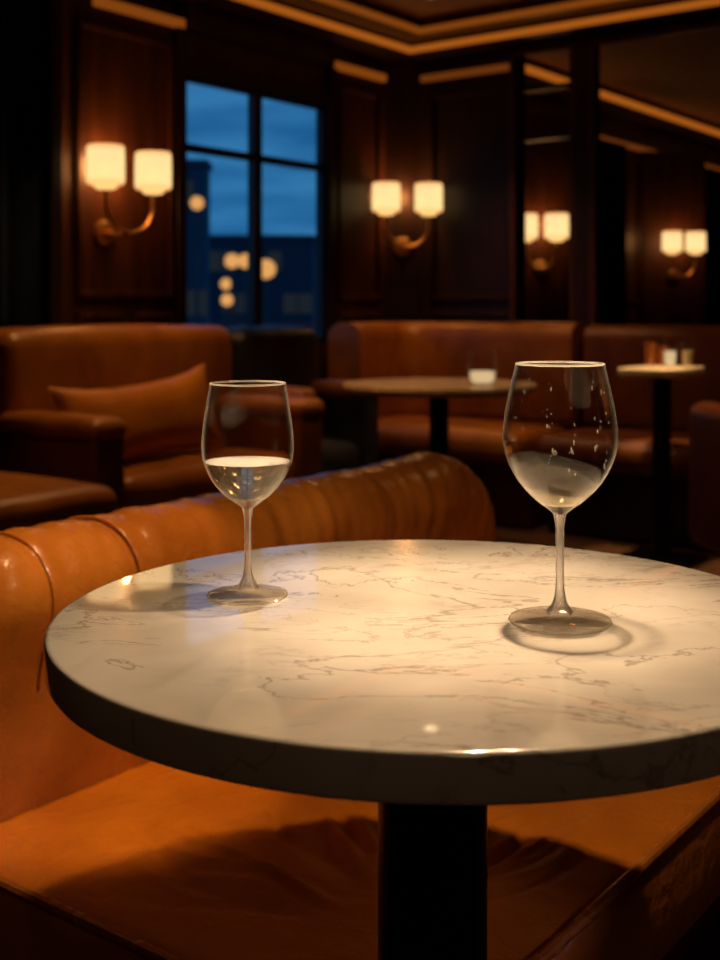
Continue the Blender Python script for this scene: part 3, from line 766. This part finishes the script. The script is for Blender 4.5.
spot('seat_fill_light', (1.65, .85, 1.02), (-.22, 1.32, .39), 15, (.85, .58, .9), 15, .7, .05)  # unseen spot added to bring out creases in the shaded seat
spot('downlight', (.45, 2.9, 2.45), (.05, 1.03, TZ+.05), 75, (1.0, .70, .42), 13, .7, .03)  # unseen backlight added to brighten the glass stems
spot('downlight', W(-2.9, 2.1, 2.5), W(-3.0, 2.1, .5), 26, (1, .56, .2), 45, .8, .05)  # unseen spot added to brighten the ottoman
spot('bench_fill_light', W(-.98, 1.22, 2.3), W(-1.26, 1.10, .4), 66, (1.0, .58, .25), 17, .45, .03)  # unseen spot added to brighten the bench seat and back
spot('room_fill_light', (.3, -1.4, 2.5), (.1, .9, .7), 9, (1.0, .62, .34), 60, .8, .25)  # unseen fill added behind the camera to lift the table rim
# ceiling downlights over the seating
spot('downlight', W(-3.15, 3.1, 2.55), W(-3.2, 3.0, .5), 54, (1, .58, .20), 80, .8, .05)
spot('downlight', (.42, 5.0, 2.5), (.42, 5.0, .7), 62, (1, .62, .30), 60, .8, .04)
spot('downlight', W(-3.15, 4.9, 2.5), W(-3.15, 5.4, .7), 44, (1, .5, .18), 70, .8, .05)
spot('downlight', W(-1.97, 4.72, 2.5), W(-1.97, 4.72, .8), 230, (1, .66, .32), 18, .4, .03)
spot('downlight', W(-1.2, 4.3, 2.5), W(-1.7, 5.5, .7), 22, (1, .5, .18), 70, .8, .05)
spot('downlight', W(-.8, 3.2, 2.5), W(-.9, 3.3, 0), 26, (1, .5, .18), 90, .8, .05)
spot('downlight', (1.75, 4.1, 2.5), (1.5, 3.95, .7), 90, (1, .5, .18), 46, .8, .05)  # unseen spot added to brighten the tub chair

# ------------------------------------------------------------------ dusk sky
w = bpy.data.worlds.new('dusk_sky'); SC.world = w; w.use_nodes = True; nt = w.node_tree
bg = nt.nodes['Background']
tc = N(nt, 'ShaderNodeTexCoord'); sx = N(nt, 'ShaderNodeSeparateXYZ'); nt.links.new(tc.outputs['Generated'], sx.inputs[0])
mp = N(nt, 'ShaderNodeMapping'); mp.inputs['Scale'].default_value = (5, 5, 26); nt.links.new(tc.outputs['Generated'], mp.inputs['Vector'])
n = N(nt, 'ShaderNodeTexNoise'); n.inputs['Scale'].default_value = 1.6; n.inputs['Detail'].default_value = 5; nt.links.new(mp.outputs['Vector'], n.inputs['Vector'])
r1 = ramp(nt, [(.36, (.008, .07, .18)), (.66, (.024, .125, .26))]); nt.links.new(n.outputs['Fac'], r1.inputs['Fac'])
r2 = ramp(nt, [(0, (.9, .9, 1)), (.08, (1.05, 1.05, 1.05)), (.3, (.75, .8, .9))])
nt.links.new(sx.outputs['Z'], r2.inputs['Fac'])
mx = N(nt, 'ShaderNodeMix', data_type='RGBA', blend_type='MULTIPLY'); mx.inputs['Factor'].default_value = 1
nt.links.new(r1.outputs['Color'], mx.inputs['A']); nt.links.new(r2.outputs['Color'], mx.inputs['B']); nt.links.new(mx.outputs['Result'], bg.inputs['Color'])
bg.inputs['Strength'].default_value = 1.7

# ------------------------------------------------------------------ camera
cd = bpy.data.cameras.new('camera'); cam = bpy.data.objects.new('camera', cd); COL.objects.link(cam)
cam.location = (0, 0, 1.05); cam.rotation_euler = (PI/2, 0, 0)
cd.sensor_fit = 'HORIZONTAL'; cd.sensor_width = 36; cd.lens = 59; cd.shift_y = -170/720
cd.clip_start = .05; cd.clip_end = 400
cd.dof.use_dof = True; cd.dof.focus_distance = 1.02; cd.dof.aperture_fstop = 8.5
SC.camera = cam
SC.view_settings.view_transform = 'Standard'; SC.view_settings.look = 'None'
SC.cycles.max_bounces = 14; SC.cycles.transparent_max_bounces = 24; SC.cycles.transmission_bounces = 12
SC.cycles.sample_clamp_indirect = 6
